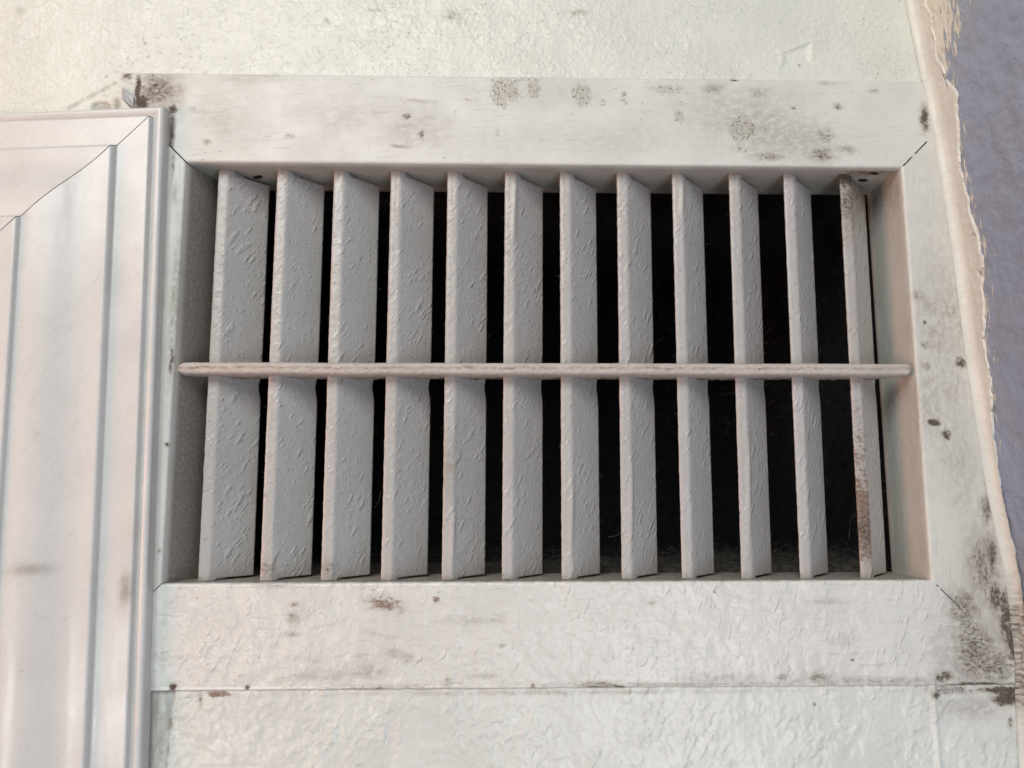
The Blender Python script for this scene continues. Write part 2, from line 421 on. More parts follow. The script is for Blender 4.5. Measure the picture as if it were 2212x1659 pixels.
def wall_grid(name, x0, x1, z0, z1, step, mat, parent=None, low=False):
    nx = int((x1 - x0) / step) + 1; nz = int((z1 - z0) / step) + 1
    X, Z = np.meshgrid(np.linspace(x0, x1, nx), np.linspace(z0, z1, nz))
    Y = np.full_like(X, WALL_Y)
    mm = 1000.0
    col = np.zeros(X.shape + (4,))
    if not low:
        rgh = 0.30 + 0.70 * sstep(0.06, -0.10, X) * sstep(0.10, 0.135, Z)
        Y -= rgh * (0.00042 * fbm(X * mm / 6, Z * mm / 6, 1, 3) + 0.00042 * np.abs(fbm(X * mm / 2.2, Z * mm / 2.2, 5, 2)))
        # shallow dent with a raised rim, upper right
        a, b = at(1696, 118), at(1752, 128)
        c = (a + b) / 2
        dx = (X - c[0]) / 0.0050; dz = (Z - c[2] - 0.0007 + (X - c[0]) * -0.25) / (0.0030 + 0.10 * np.clip(X - c[0] + 0.004, 0, 1))
        r = np.maximum(np.abs(dx), np.abs(dz)) + 0.30 * fbm(X * mm / 3.5, Z * mm / 3.5, 9, 3)
        Y += 0.00050 * sstep(1.12, 0.72, r) - 0.00022 * np.exp(-((r - 1.15) / 0.22) ** 2) * (dz > -0.7)
        # hairline crack above the casing
        p, q = at(247, 177), at(143, 232)
        t = np.clip(((X - p[0]) * (q[0] - p[0]) + (Z - p[2]) * (q[2] - p[2])) / ((q[0] - p[0]) ** 2 + (q[2] - p[2]) ** 2), 0, 1)
        dist = np.hypot(X - p[0] - t * (q[0] - p[0]), Z - p[2] - t * (q[2] - p[2])) + 0.0006 * fbm(X * 300, Z * 300, 3)
        Y += 0.0004 * np.exp(-(dist / 0.00035) ** 2)
        col[..., 0] = np.maximum(0.40 * np.exp(-(dist / 0.0005) ** 2), blobs(X, Z, [(40, 22, 10, 12, .3), (480, 20, 8, 5, .35), (810, 20, 20, 6, .35), (975, 30, 22, 14, .45), (1250, 24, 30, 8, .4), (1729, 138, 3, 3, .8), (705, 45, 8, 10, .4)]))
        # missing flake beside the frame's cut end
        fl = blobs(X, Z, [(218, 229, 22, 14, 1.3)], 3)
        Y += 0.0009 * sstep(0.45, 0.55, fl)
        col[..., 3] = np.maximum(0.65 * sstep(0.5, 0.6, fl), blobs(X, Z, [(250, 222, 9, 16, .9)]))
    else:
        Y -= 0.00040 * fbm(X * mm / 9, Z * mm / 9, 31, 3) + 0.0003 * np.abs(fbm(X * mm / 4.0, Z * mm / 4.5, 35, 2))
        # seam line, lower right
        s0 = at(2020, 1505)[0] + 0.0006 * fbm(Z * 400, Z * 0, 3)
        Y -= 0.0006 * np.exp(-((X - s0) / 0.0009) ** 2)
        # recess against the casing, with a crumbling edge
        ex = np.interp(-Z, [0.104, 0.108, 0.113, 0.120, 0.135, 0.150], [at(372, 1500)[0], at(374, 1520)[0], at(366, 1550)[0], at(362, 1590)[0], at(358, 1659)[0], at(352, 1700)[0]])
        ex = ex + 0.0007 * fbm(X * 500, Z * 500, 41)
        g = sstep(0.0006, -0.0006, X - ex)
        Y += (0.0009 + 0.0003 * fbm(X * 500, Z * 160, 47, 3)) * g
        col[..., 3] = (0.42 + 0.55 * fbm(X * 700, Z * 120, 48, 3)) * g
        rim = np.exp(-((X - ex) / 0.0011) ** 2)
        col[..., 0] = np.maximum(0.60 * rim * sstep(-0.1, 0.5, fbm(X * 220, Z * 220, 44)), blobs(X, Z, [(2024, 1503, 12, 9, .9), (430, 1513, 6, 14, .6), (2177, 1508, 34, 20, .95), (2185, 1492, 70, 8, 1.0), (2060, 1492, 60, 10, .6), (1763, 1524, 4, 4, .8), (2186, 1562, 6, 14, .7), (2100, 1530, 80, 30, .32), (1250, 1497, 500, 5, .35)]))
        col[..., 2] = blobs(X, Z, [(473, 1500, 26, 8, 1.0), (1680, 1660, 10, 10, 0)])
    P = np.stack([X, Y, Z], -1)
    uv = np.stack([X, Z], -1) * 1000
    keep = None
    if not low:
        keep = ~((X > -0.1506) & (Z < OUT_T - 0.0006))[:-1, :-1]
    return grid_object(name, P, uv, col, mat, parent, keep=keep)

def plain_face(a0, a1, b0, b1, mat, parent, turned=False):
    # the rest of a wall beyond the close-up, in a coarse grid
    A, B_ = np.meshgrid(np.linspace(a0, a1, 40), np.linspace(b0, b1, 40))
    if turned:
        P = np.stack([cornerx(B_) + 0.0004, A, B_], -1); tw = (-1, 0, 0)
    else:
        P = np.stack([A, np.full_like(A, WALL_Y), B_], -1); tw = (0, -1, 0)
    grid_object("wall_face", P, np.stack([A, B_], -1) * 1000, np.zeros(A.shape + (4,)), mat, parent, toward=tw)
# the part of the wall behind the casing and the frame (round the hole of the duct)
X0, X1 = -0.60, 0.1565
def slab(name, x0, x1, z0, z1, y0=0.0022, y1=0.03):
    v = [(x0, y0, z0), (x1, y0, z0), (x1, y0, z1), (x0, y0, z1), (x0, y1, z0), (x1, y1, z0), (x1, y1, z1), (x0, y1, z1)]
    f = [(0, 1, 2, 3), (5, 4, 7, 6), (4, 0, 3, 7), (1, 5, 6, 2), (3, 2, 6, 7), (4, 5, 1, 0)]
    return v, f
vs, fs = [], []
for (x0, x1, z0, z1) in ((X0, -0.1285, -0.45, 0.45), (0.1285, X1, -0.45, 0.45), (-0.1285, 0.1285, 0.0735, 0.45), (-0.1285, 0.1285, -0.45, -0.0735)):
    v, f = slab("", x0, x1, z0, z1)
    k = len(vs); vs += v; fs += [tuple(i + k for i in q) for q in f]
wall = poly_object("plaster_wall", vs, fs, m_caulk)
tag(wall, kind='structure')
wall_grid("wall_face", -0.235, 0.1460, 0.0760, 0.175, 0.00045, m_wall, wall)
wall_grid("wall_face", -0.145, 0.1565, -0.175, OUT_B + 0.0006, 0.00045, m_wall_gloss, wall, low=True)

plain_face(-0.60, 0.134, 0.175, 0.45, m_wall, wall)
plain_face(-0.60, -0.235, 0.0760, 0.175, m_wall, wall)
plain_face(-0.145, 0.155, -0.45, -0.175, m_wall_gloss, wall)
# lavender wall, square to it, coming towards the camera
BND = [(1994, 0), (2008, 33), (2021, 117), (2041, 167), (2061, 200), (2068, 300), (2075, 367), (2092, 460), (2119, 553), (2121, 630), (2124, 750),
       (2137, 820), (2142, 920), (2154, 1053), (2167, 1106), (2182, 1173), (2192, 1240), (2200, 1330), (2208, 1430), (2205, 1500), (2199, 1540), (2203, 1600), (2208, 1659)]
bz, by = [], []
for px, py in BND:
    p = at_corner(px, py)
    bz.append(p[2]); by.append(p[1])
order = np.argsort(bz)
bz = np.array(bz)[order]; by = np.array(by)[order]
def boundary(z):
    b = np.interp(z, bz, by)
    return b + 0.0016 * fbm(z * 130, z * 0 + 3.3, 51, 4, 0.55) + 0.0020 * np.clip(fbm(z * 170, z * 0 + 9.1, 55, 3), 0, 1) - 0.0010

step = 0.0006
ys = np.arange(-0.135, 0.004, step); zs = np.arange(-0.175, 0.176, step)
Yg, Zg = np.meshgrid(ys, zs)
B = boundary(Zg)
Xg = cornerx(Zg) + 0.0004 + 0.0005 * fbm(Yg * 90, Zg * 90, 61, 4)
d = (B - Yg)                    # distance beyond the cream edge
col = np.zeros(Yg.shape + (4,))
amp = np.interp(Zg, [-0.13, -0.09, -0.03, 0.03, 0.06, 0.10, 0.118, 0.14], [0.3, 0.35, 0.55, 0.75, 0.7, 0.6, 1.0, 1.0])
reach = np.interp(Zg, [-0.13, -0.06, 0.0, 0.05, 0.10, 0.112, 0.14], [0.004, 0.006, 0.008, 0.008, 0.009, 0.026, 0.034])
col[..., 1] = amp * np.exp(-(np.clip(d, 0, 1) / reach) ** 1.5)
low = at_corner(2190, 1400)
col[..., 0] = 0.75 * np.exp(-(((Yg - low[1] - 0.002) / 0.006) ** 2 + ((Zg - low[2] + 0.004) / 0.016) ** 2))
purple = grid_object("lavender_wall", np.stack([Xg, Yg, Zg], -1), np.stack([Yg, Zg], -1) * 1000, col, m_purple, toward=(-1, 0, 0))
tag(purple, kind='structure')
plain_face(-0.50, -0.135, -0.45, 0.45, m_purple, purple, True)
plain_face(-0.135, 0.004, 0.175, 0.45, m_purple, purple, True)
plain_face(-0.135, 0.004, -0.45, -0.175, m_purple, purple, True)

# cream paint cut in over the corner: a thick ragged skin
zs = np.arange(-0.172, 0.1725, 0.00035)
t = np.linspace(0, 1, 34)
prof = []
Zs = zs[:, None] + 0 * t[None]
b = boundary(zs)[:, None]
th = 0.00022 + 0.00014 * fbm(zs * 200, zs * 0, 71)[:, None]
s = np.clip((t[None] - 0.22) / 0.78, 0, 1)
fil = np.clip(t[None] / 0.22, 0, 1)
R = 0.0030
CX = cornerx(zs)[:, None]
fx = CX - th - R + R * np.sin(fil * np.pi / 2)
fy = np.interp(zs, [OUT_B - 0.001, OUT_B + 0.0005, OUT_T - 0.0005, OUT_T + 0.001], [0.0006, -0.00012, -0.00012, 0.0006])[:, None] - (R - R * np.cos(fil * np.pi / 2))
Yp = np.where(s > 0, fy + (b - fy) * s, fy + 0 * b)
Xp = fx + 0 * b
lip = np.exp(-((1 - s) / 0.10) ** 2)
Xp = Xp - 0.00012 * np.exp(-((s - 0.86) / 0.10) ** 2) + (th + 0.0005) * sstep(0.95, 1.0, s)
Xp = Xp + 0.00030 * fbm(Yp * 300, Zs * 300, 73, 3) * (fil > 0.3)
hole = sstep(0.22, 0.34, fbm(Zs * 150, Yp * 330, 77, 3)) * sstep(0.45, 0.85, s) * sstep(1.0, 0.93, s)
Xp = Xp + (th + 0.0016) * hole
P = np.stack([Xp, Yp, Zs], -1)
col = np.zeros(P.shape[:2] + (4,))
gz = np.exp(-((zs - at(2190, 1400)[2]) / 0.022) ** 2) + 0.9 * np.exp(-((zs - at(2190, 1495)[2]) / 0.004) ** 2)
col[..., 0] = (0.62 * np.clip(gz * 1.1, 0, 0.9))[:, None]
edge = grid_object("paint_edge", P, np.stack([Yp, Zs], -1) * 1000, col, m_edge, wall, toward=(-1, -0.6, 0))

# ------------------------------------------------------------------ the grille
BASE = (0.0, 0.0, OUT_B)
vent = empty("vent_grille", BASE, "old white painted wall vent with twelve upright slats and one crossbar", "vent")

def arc(c, r, a0, a1, n):
    return [(c[0] + r * math.cos(math.radians(a)), c[1] + r * math.sin(math.radians(a))) for a in np.linspace(a0, a1, n)]

def resample(pts, step):
    pts = np.array(pts, float)
    d = np.r_[0, np.cumsum(np.hypot(*np.diff(pts, axis=0).T))]
    n = max(2, int(d[-1] / step) + 1)
    s = np.linspace(0, d[-1], n)
    return np.stack([np.interp(s, d, pts[:, 0]), np.interp(s, d, pts[:, 1])], 1), s

RB = 0.0009
def rail_profile(outer, sag=0.0):
    """(depth y, distance w from the opening's edge outward) : wall edge -> front -> fold -> inner wall, then back behind it"""
    w = outer
    pts = [(0.0012, w), (0.0004, w)] + arc((0.0004, w - 0.0004), 0.0004, 90, 180, 4)
    if sag:
        pts += [(sag, w - 0.0008), (0.0, w - 0.0110)]
    pts += [(0.0, RB)] + arc((RB, RB), RB, 180, 270, 7) + [(0.026, 0.0)]
    # the angles above run in (y, w)
    p, s = resample(pts, 0.00042)
    back = np.array([(0.026, 0.0008), (0.002, 0.0010), (0.0012, 0.0020), (0.0012, w - 0.002)])
    sb = s[-1] + np.cumsum([0.001, 0.024, 0.001, w])
    return np.concatenate([p, back]), np.r_[s, sb], len(p)

def gap_dashes(w, lo, hi, seed):
    """half width of the mitre's open joint at distance w out: broken by paint bridges, closed beyond hi"""
    on = (w > lo) & (w < hi)
    br = perlin(w * 420 + 0.5, w * 0 + seed, seed) > -0.28
    return np.where(on & br, 0.00036, 0.00001)

STAIN_TOP = dict(
 mould=[(1781, 293, 26, 20, .50), (1777, 334, 36, 22, .60), (1811, 230, 13, 9, .6), (1712, 233, 9, 5, .6), (1997, 255, 12, 34, .85), (1828, 323, 30, 12, .45),
        (1779, 180, 12, 6, .4), (1887, 197, 12, 6, .45), (1654, 262, 70, 48, .36), (1660, 337, 46, 15, .45), (1541, 192, 30, 16, .45), (1640, 200, 36, 18, .36), (1587, 172, 9, 5, .9),
        (298, 200, 9, 54, .9), (306, 222, 18, 22, 1.0), (275, 165, 16, 14, .7), (338, 196, 55, 50, .62), (372, 236, 12, 14, .8), (371, 285, 7, 60, .75), (330, 165, 5, 14, .7), (448, 307, 8, 16, .5, 60), (625, 293, 10, 5, .5),
        (905, 218, 40, 7, .40, -6), (862, 316, 30, 5, .55, -6), (880, 252, 12, 10, .6), (910, 290, 9, 14, .6), (420, 237, 10, 6, .4), (555, 170, 80, 12, .25), (740, 250, 90, 40, .2), (480, 250, 60, 70, .2), (1700, 300, 120, 60, .34), (1600, 250, 140, 70, .30), (1300, 300, 260, 40, .14), (900, 280, 90, 50, .26), (1150, 200, 160, 40, .16)],
 lichen=[(1092, 196, 38, 36, .95), (1153, 188, 16, 30, .85), (1115, 172, 80, 8, .6), (1084, 225, 22, 14, .8), (1256, 203, 25, 34, .92), (1437, 193, 46, 15, .75), (1467, 253, 16, 17, .85), (1604, 280, 38, 36, 1.0),
         (1655, 280, 15, 14, .7), (1597, 320, 30, 12, .65), (1664, 338, 42, 13, .65), (1541, 192, 26, 14, .6), (1640, 205, 22, 14, .5), (1234, 245, 7, 7, .6), (1777, 334, 24, 14, .4), (1490, 200, 20, 10, .5)],
 rust=[(1013, 218, 11, 12, .50), (1077, 223, 6, 6, .45), (1302, 223, 11, 10, .52), (1347, 211, 11, 26, .56), (984, 243, 6, 10, .5), (1075, 283, 6, 15, .5), (1354, 247, 4, 6, .5), (880, 252, 11, 9, .55), (912, 288, 9, 13, .55),
       (580, 295, 18, 6, .50, 25), (388, 200, 14, 34, .40), (420, 235, 12, 8, .4), (1998, 278, 9, 12, .6), (448, 307, 6, 14, .45)],
 dust_shade=[(345, 196, 46, 52, .35), (371, 290, 7, 62, .9), (388, 195, 14, 40, .25)])
STAIN_LOW = dict(
 mould=[(830, 1303, 40, 18, 0.33, -6), (633, 1333, 18, 13, 0.49), (635, 1306, 12, 5, 0.49), (372, 1484, 9, 7, 1.10), (533, 1486, 6, 5, 0.90), (1294, 1481, 50, 9, 0.66), (1340, 1484, 20, 4, 0.82), (1151, 1483, 5, 6, 0.74), (1410, 1303, 9, 8, 0.49),
        (1691, 1464, 14, 8, 0.49), (1767, 1464, 34, 14, 0.51), (1557, 1467, 80, 11, 0.34), (1500, 1479, 420, 6, 0.37), (1900, 1474, 220, 10, 0.41), (2040, 1463, 26, 14, 0.72), (2107, 1406, 60, 90, 0.60), (2084, 1318, 44, 46, 0.58), (2150, 1440, 56, 50, 0.60), (2040, 1400, 40, 80, 0.25), (2120, 1482, 90, 9, 1.00),
        (2190, 1390, 16, 38, 1.10), (630, 1370, 20, 6, 0.41), (800, 1367, 20, 5, 0.33, -15), (850, 1410, 24, 10, 0.33), (790, 1450, 40, 14, 0.33), (880, 1420, 14, 12, 0.37), (820, 1487, 160, 6, 0.49), (1020, 1340, 60, 8, 0.25), (1050, 1460, 30, 6, 0.33),
        (1084, 1395, 8, 4, 0.49), (700, 1460, 60, 12, 0.26), (1842, 1426, 4, 3, 0.82), (1780, 1300, 40, 6, 0.29), (1820, 1385, 30, 14, 0.23), (357, 1258, 12, 5, 0.66), (585, 1265, 60, 4, 0.41)],
 lichen=[(967, 1472, 11, 15, .75), (1767, 1466, 30, 12, .55), (1691, 1464, 12, 8, .5), (1325, 1388, 4, 3, .2)],
 rust=[(830, 1304, 46, 22, .66, -8), (942, 1296, 11, 8, .68), (800, 1275, 30, 8, .42, -10), (635, 1310, 12, 14, .4), (500, 1418, 7, 6, .5), (1544, 1277, 4, 6, .6), (963, 1308, 12, 4, .45)],
 dust_shade=[(2107, 1406, 60, 80, .28), (2084, 1318, 36, 40, .3), (345, 1400, 14, 70, .10)])
STAIN_RIGHT = dict(
 mould=[(1997, 696, 6, 7, .7), (2010, 660, 26, 24, .4), (2020, 730, 34, 40, .42), (2075, 783, 12, 15, .95), (2017, 913, 16, 9, 1.0), (2044, 940, 13, 15, .85), (2084, 683, 10, 34, .7), (1997, 745, 10, 12, .6), (2050, 850, 36, 40, .36), (1985, 640, 16, 18, .5),
        (2000, 790, 14, 14, .5), (2124, 1225, 40, 90, .55), (2144, 1200, 14, 50, .72), (2084, 1313, 44, 46, .58), (2174, 1340, 20, 76, .8), (2107, 1406, 60, 80, .6), (2140, 1060, 18, 60, .4), (2060, 690, 60, 90, .36), (2010, 860, 40, 120, .32), (2040, 760, 60, 360, .24), (2075, 1000, 40, 200, .26), (2190, 1390, 15, 38, 1.1), (2060, 990, 30, 26, .3), (2130, 1100, 20, 40, .6), (2150, 1290, 20, 40, .75), (1997, 260, 9, 26, .8)],
 lichen=[(0, 0, 1, 1, 0)], rust=[(2084, 683, 8, 28, .45), (2000, 752, 8, 10, .4)], dust_shade=[(2124, 1225, 40, 90, .32), (2084, 1313, 36, 40, .32), (2107, 1406, 50, 70, .3), (2150, 1340, 26, 90, .35)])

def frame_piece(name, side, mat, stains, outer, sag=0.0, seed=0):
    prof, s, nf = rail_profile(outer, sag)
    y = prof[:, 0]; w = prof[:, 1]
    long_ = HX if side in 'tb' else HZ
    n = int(2 * long_ / 0.00050) + 2
    tt = np.linspace(0, 1, n)[:, None]
    wp = np.clip(w, 0, None)
    if side == 't':
        gl = np.where(wp < 0.0075, 0.00035, 0.00012)
        lo = np.maximum(-HX - wp + gl, -0.1512); hi = np.minimum(HX + wp - gap_dashes(wp, 0.0006, 0.0100, 2), cornerx(HZ + wp))
    elif side == 'b':
        gl = np.where(wp < 0.0070, 0.00030, 0.00008)
        lo = np.maximum(-HX - wp + gl, -0.1512); hi = np.minimum(HX + wp - gap_dashes(wp, 0.0015, 0.0088, 5), cornerx(-HZ - wp))
    elif side == 'r':
        lo = -HZ - wp + gap_dashes(wp, 0.0015, 0.0088, 5); hi = HZ + wp - gap_dashes(wp, 0.0006, 0.0100, 2)
    else:
        lo = -HZ - wp + 0.0001; hi = HZ + wp - 0.0003
    L = lo + (hi - lo) * tt
    Y = y + 0 * L; Wd = w + 0 * L
    if side == 'l':
        fl = np.interp(L, [-HZ, HZ], [0.0050, 0.0048])
        Wd = Wd - fl * np.clip(Y - 0.0008, 0, 0.03) / 0.0138 * (np.arange(len(y)) < nf + 1)
    if side == 't': P = np.stack([L, Y, HZ + Wd], -1)
    elif side == 'b': P = np.stack([L, Y, -HZ - Wd], -1)
    elif side == 'r': P = np.stack([HX + Wd, Y, L], -1)
    else: P = np.stack([-HX - Wd, Y, L], -1)
    if side == 'r':
        P[..., 0] = np.minimum(P[..., 0], cornerx(L))
    nrm = normals_of(P)
    S = s + 0 * L
    mm = 1000
    front = (np.arange(len(y)) < nf) + 0 * L
    amp = 0.00006 if side != 'b' else 0.00026
    dsp = amp * fbm(L * mm / 4, S * mm / 4, seed, 3) + 0.00005 * fbm(L * mm / 30, S * mm / 30, seed + 3, 2)
    # paint build-up along the fold
    fold = np.exp(-((wp + y * (wp < RB) * 1.0 - 0.0006) / 0.0011) ** 2) * (y < 0.003)
    dsp = dsp + fold * 0.00016 * np.abs(fbm(L * mm / 3.2, S * mm / 9, seed + 9, 2)) * (1.6 if side == 'b' else 0.7)
    sgn = -1.0 if np.mean(nrm[:, 4:nf // 3, 1]) > 0 else 1.0
    P = P + nrm * sgn * (dsp * front)[..., None]
    col = np.zeros(P.shape[:2] + (4,))
    fr = (P[..., 1] < 0.0030) * front
    for k, key in enumerate(('mould', 'lichen', 'rust', 'dust_shade')):
        col[..., k] = blobs(P[..., 0], P[..., 2], stains.get(key, []), seed) * fr
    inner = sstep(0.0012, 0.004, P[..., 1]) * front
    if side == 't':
        col[..., 3] += inner * (0.62 + 0.2 * fbm(L * 60, S * 90, 5))  # dust film, deepened to paint shade into the recess roof
        brown = np.exp(-((L - 0.117) / 0.012) ** 2 - ((P[..., 1] - 0.004) / 0.005) ** 2)
        col[..., 2] += inner * 0.75 * brown
        col[..., 0] += inner * 0.5 * np.exp(-((L - 0.121) / 0.006) ** 2 - ((P[..., 1] - 0.020) / 0.006) ** 2)
        # black line of dirt where each slat enters
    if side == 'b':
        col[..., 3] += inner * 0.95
        col[..., 0] += inner * 0.25 * np.clip(fbm(L * 200, S * 200, 8) + 0.3, 0, 1)
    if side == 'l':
        col[..., 3] += inner * 1.0  # dust at full strength: shade of this inner wall painted into its colour
    if side == 'r':
        col[..., 3] += inner * 0.28
        col[..., 0] += inner * 0.35 * np.exp(-((L - 0.066) / 0.009) ** 2)
    uv = np.stack([L, S], -1) * mm if side in 'tb' else np.stack([S, L], -1) * mm
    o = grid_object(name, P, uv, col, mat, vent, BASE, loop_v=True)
    return o

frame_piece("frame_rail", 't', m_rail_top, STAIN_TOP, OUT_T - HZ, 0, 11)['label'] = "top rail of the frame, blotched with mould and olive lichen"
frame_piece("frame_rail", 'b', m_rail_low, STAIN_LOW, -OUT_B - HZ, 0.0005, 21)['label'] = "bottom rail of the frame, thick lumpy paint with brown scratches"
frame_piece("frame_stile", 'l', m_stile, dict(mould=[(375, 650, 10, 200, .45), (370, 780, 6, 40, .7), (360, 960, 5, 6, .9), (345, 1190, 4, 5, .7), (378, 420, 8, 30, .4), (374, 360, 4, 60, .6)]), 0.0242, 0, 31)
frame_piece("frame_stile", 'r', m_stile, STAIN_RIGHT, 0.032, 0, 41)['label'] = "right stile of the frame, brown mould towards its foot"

# peeled corner of the frame's cut end
def flap():
    c = [at(264, 188, -0.0006), at(288, 208, -0.0009), at(288, 234, -0.0013), at(263, 212, -0.0006)]
    n = 14
    a = np.linspace(0, 1, n)
    U, V = np.meshgrid(a, a)
    P = ((1 - U) * (1 - V))[..., None] * c[0] + (U * (1 - V))[..., None] * c[1] + (U * V)[..., None] * c[2] + ((1 - U) * V)[..., None] * c[3]
    P[..., 1] -= 0.0007 * np.sin(U * np.pi) * V + 0.0002 * fbm(U * 3, V * 3, 2)
    B = P.copy(); B[..., 1] += 0.0004
    Q = np.concatenate([P, B[::-1]], 0)
    uv = np.stack([Q[..., 0], Q[..., 2]], -1) * 1000
    grid_object("peeled_flap", Q, uv, np.zeros(Q.shape[:2] + (4,)), m_bare, vent, BASE)['label'] = "bare grey metal corner bent up from the frame's end"
flap()

# twelve slats
SF, SB = 0.0060, 0.0180           # depth of front and back edge
SLATS = [(470, 425, 584, 548), (597, 559, 703, 673), (720, 691, 821, 800), (843, 821, 939, 924), (965, 952, 1054, 1049), (1089, 1082, 1173, 1173),
         (1208, 1212, 1288, 1297), (1331, 1342, 1406, 1421), (1450, 1472, 1519, 1543), (1573, 1601, 1637, 1668), (1691, 1728, 1751, 1790), (1812, 1859, 1867, 1916)]
def slat(i, ft, fb, bt, bb):
    xft = at(ft, 370, SF)[0]; xfb = at(fb, 1252, SF)[0]
    xbt = at(bt, 406, SB)[0]; xbb = at(bb, 1243, SB)[0]
    T = 0.0047; r = 0.0013
    lean = ((xbt - xft) + (xbb - xfb)) / 2 - T
    # outline in (x from front left, y): nose, right face, back edge, left face
    u = np.array([lean, SB - SF]); u /= np.hypot(*u)
    pts = [(lean, SB - 0.0003 - SF), (r * 0.55, r * 0.9), (r * 0.15, r * 0.35), (r * 0.35, r * 0.1), (r, 0.0), (T - r * 0.9, 0.0002), (T - r * 0.45, 0.00045), (T + 0.0001, 0.0011),
           (T + lean - 0.0002, SB - SF - 0.0003), (T + lean - 0.0001, SB - SF), (T + lean - 0.0006, SB - SF + 0.0004), (lean + 0.0004, SB - SF + 0.0001), (lean, SB - 0.0003 - SF)]
    p, s = resample(pts, 0.00042)
    p = p[:-1]; s = s[:-1]
    px, py = p[:, 0], p[:, 1]
    nub = sstep(0.0021, 0.0017, py)
    zt = 0.0706 + 0.0014 * nub; zb = -0.0713 - 0.0007 * nub
    n = 330
    tt = np.linspace(0, 1, n)[:, None]
    Z = zb + (zt - zb) * tt
    base = xfb + (xft - xfb) * (Z + HZ) / (2 * HZ)
    X = base + px + 0 * Z; Y = SF + py + 0 * Z
    # back corner eaten away where the crossbar is riveted
    back = sstep(0.0085, 0.0120, py)
    near = np.exp(-((Z + 0.0052) / 0.0034) ** 2) + 0.5 * np.exp(-((Z - 0.0022) / 0.0016) ** 2)
    cut = back * np.clip(near, 0, 1) * 0.0010
    X = X - u[0] * cut; Y = Y - u[1] * cut
    P = np.stack([X, Y, Z], -1)
    nrm = normals_of(P)
    S = s + 0 * Z
    mm = 1000; sd = 100 + i * 13
    lowhalf = sstep(0.03, -0.03, Z)
    dsp = 0.00007 * fbm(S * mm / 3 + i * 50, Z * mm / 4.5, sd, 3) + 0.00010 * np.clip(fbm(S * mm / 1.6 + i * 50, Z * mm / 2.2, sd + 3, 2), 0, 1) * (0.4 + 0.6 * lowhalf)
    nose = sstep(0.0022, 0.0004, py)
    dsp = dsp + nose * 0.00012 * fbm(S * mm / 2, Z * mm / 2.6, sd + 7, 2)
    # a run of thick paint on some slats
    run = {5: (0.058, 0.012), 6: (-0.052, 0.012), 8: (0.062, 0.006), 7: (-0.05, 0.016), 4: (-0.058, 0.01), 9: (-0.045, 0.018)}.get(i)
    if run:
        sc = s[np.argmin(np.abs(px - T) + py * 3)]
        wdt = 0.0009 + 0.0004 * fbm(Z * 200, Z * 0, sd)
        dsp = dsp + 0.00045 * np.exp(-((S - sc - 0.0002 - (Z - run[0]) * 0.05) / wdt) ** 2) * np.exp(-((Z - run[0]) / run[1]) ** 4)
    if np.mean((nrm * np.stack([0 * Z + 0 * S, -1 + 0 * S, 0 * S], -1))[:, np.argmin(py)]) < 0: nrm = -nrm
    P = P + nrm * dsp[..., None]
    # closed ends
    c0 = P[0].mean(0); c1 = P[-1].mean(0)
    e0 = np.repeat(c0[None], P.shape[1], 0)[None]; e1 = np.repeat(c1[None], P.shape[1], 0)[None]
    e0[..., 2] = zb[None, :]; e1[..., 2] = zt[None, :]
    P = np.concatenate([e0, P[:1], P, P[-1:], e1], 0)      # the end caps have edges of their own
    Zc = P[..., 2]
    S = np.concatenate([S[:1], S[:1], S, S[-1:], S[-1:]], 0)
    keep = np.ones((P.shape[0] - 1, P.shape[1] - 1), bool); keep[1] = False; keep[-2] = False
    uv = np.stack([S * mm + i * 61.0, Zc * mm], -1)
    col = np.zeros(P.shape[:2] + (4,))
    nz = (nose + 0 * Zc)
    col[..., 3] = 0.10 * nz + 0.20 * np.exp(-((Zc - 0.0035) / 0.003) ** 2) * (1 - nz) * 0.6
    ends = sstep(0.0012, 0.0, zt - Zc) + sstep(0.0008, 0.0, Zc - zb)
    col[..., 0] = 0.35 * ends
    # dust lies differently on each blade
    dr = np.random.RandomState(200 + i)
    col[..., 3] += dr.uniform(0.0, 0.16) + 0.14 * np.clip(fbm(S * 60 + i * 7, Zc * 26, 300 + i, 3), 0, 1) + 0.30 * nz * np.clip(fbm(S * 300, Zc * 90, 330 + i, 3), 0, 1)
    if i == 11:
        wv = fbm(S * 600, Zc * 160, 9, 3)
        col[..., 2] = nz * 0.52 * sstep(-0.0705, -0.062, Zc) * np.clip(0.85 * np.exp(-((Zc + 0.056) / 0.013) ** 4) + 0.55 * sstep(-0.01, -0.045, Zc) + 0.4 * np.exp(-((Zc - 0.055) / 0.006) ** 2) + 0.9 * wv, 0, 1) * sstep(0.072, 0.02, Zc + 0 * S) + 0.30 * np.exp(-((Zc + 0.03) / 0.05) ** 2) * nz
        col[..., 0] = np.maximum(col[..., 0], nz * (0.62 * np.exp(-((Zc - 0.061) / 0.012) ** 2) + 0.9 * np.exp(-((Zc - 0.0705) / 0.002) ** 2) + 0.65 * np.exp(-((Zc + 0.056) / 0.010) ** 2)) + (1 - nz) * 0.6 * sstep(0.045, 0.07, Zc))
        col[..., 3] += 0.15
    if i == 4:
        col[..., 0] = np.maximum(col[..., 0], nz * 0.36 * np.exp(-((Zc + 0.034) / 0.012) ** 2))
        col[..., 2] = nz * 0.3 * np.exp(-((Zc + 0.052) / 0.005) ** 2)
    if i in (1, 2):
        col[..., 0] = np.maximum(col[..., 0], nz * 0.5 * np.exp(-((Zc + 0.068) / 0.003) ** 2))
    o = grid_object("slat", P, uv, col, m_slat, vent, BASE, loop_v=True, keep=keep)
    if i == 11:
        o['label'] = "last slat on the right, rusty and mouldy along its front edge"
    return o
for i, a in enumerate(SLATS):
    slat(i, *a)

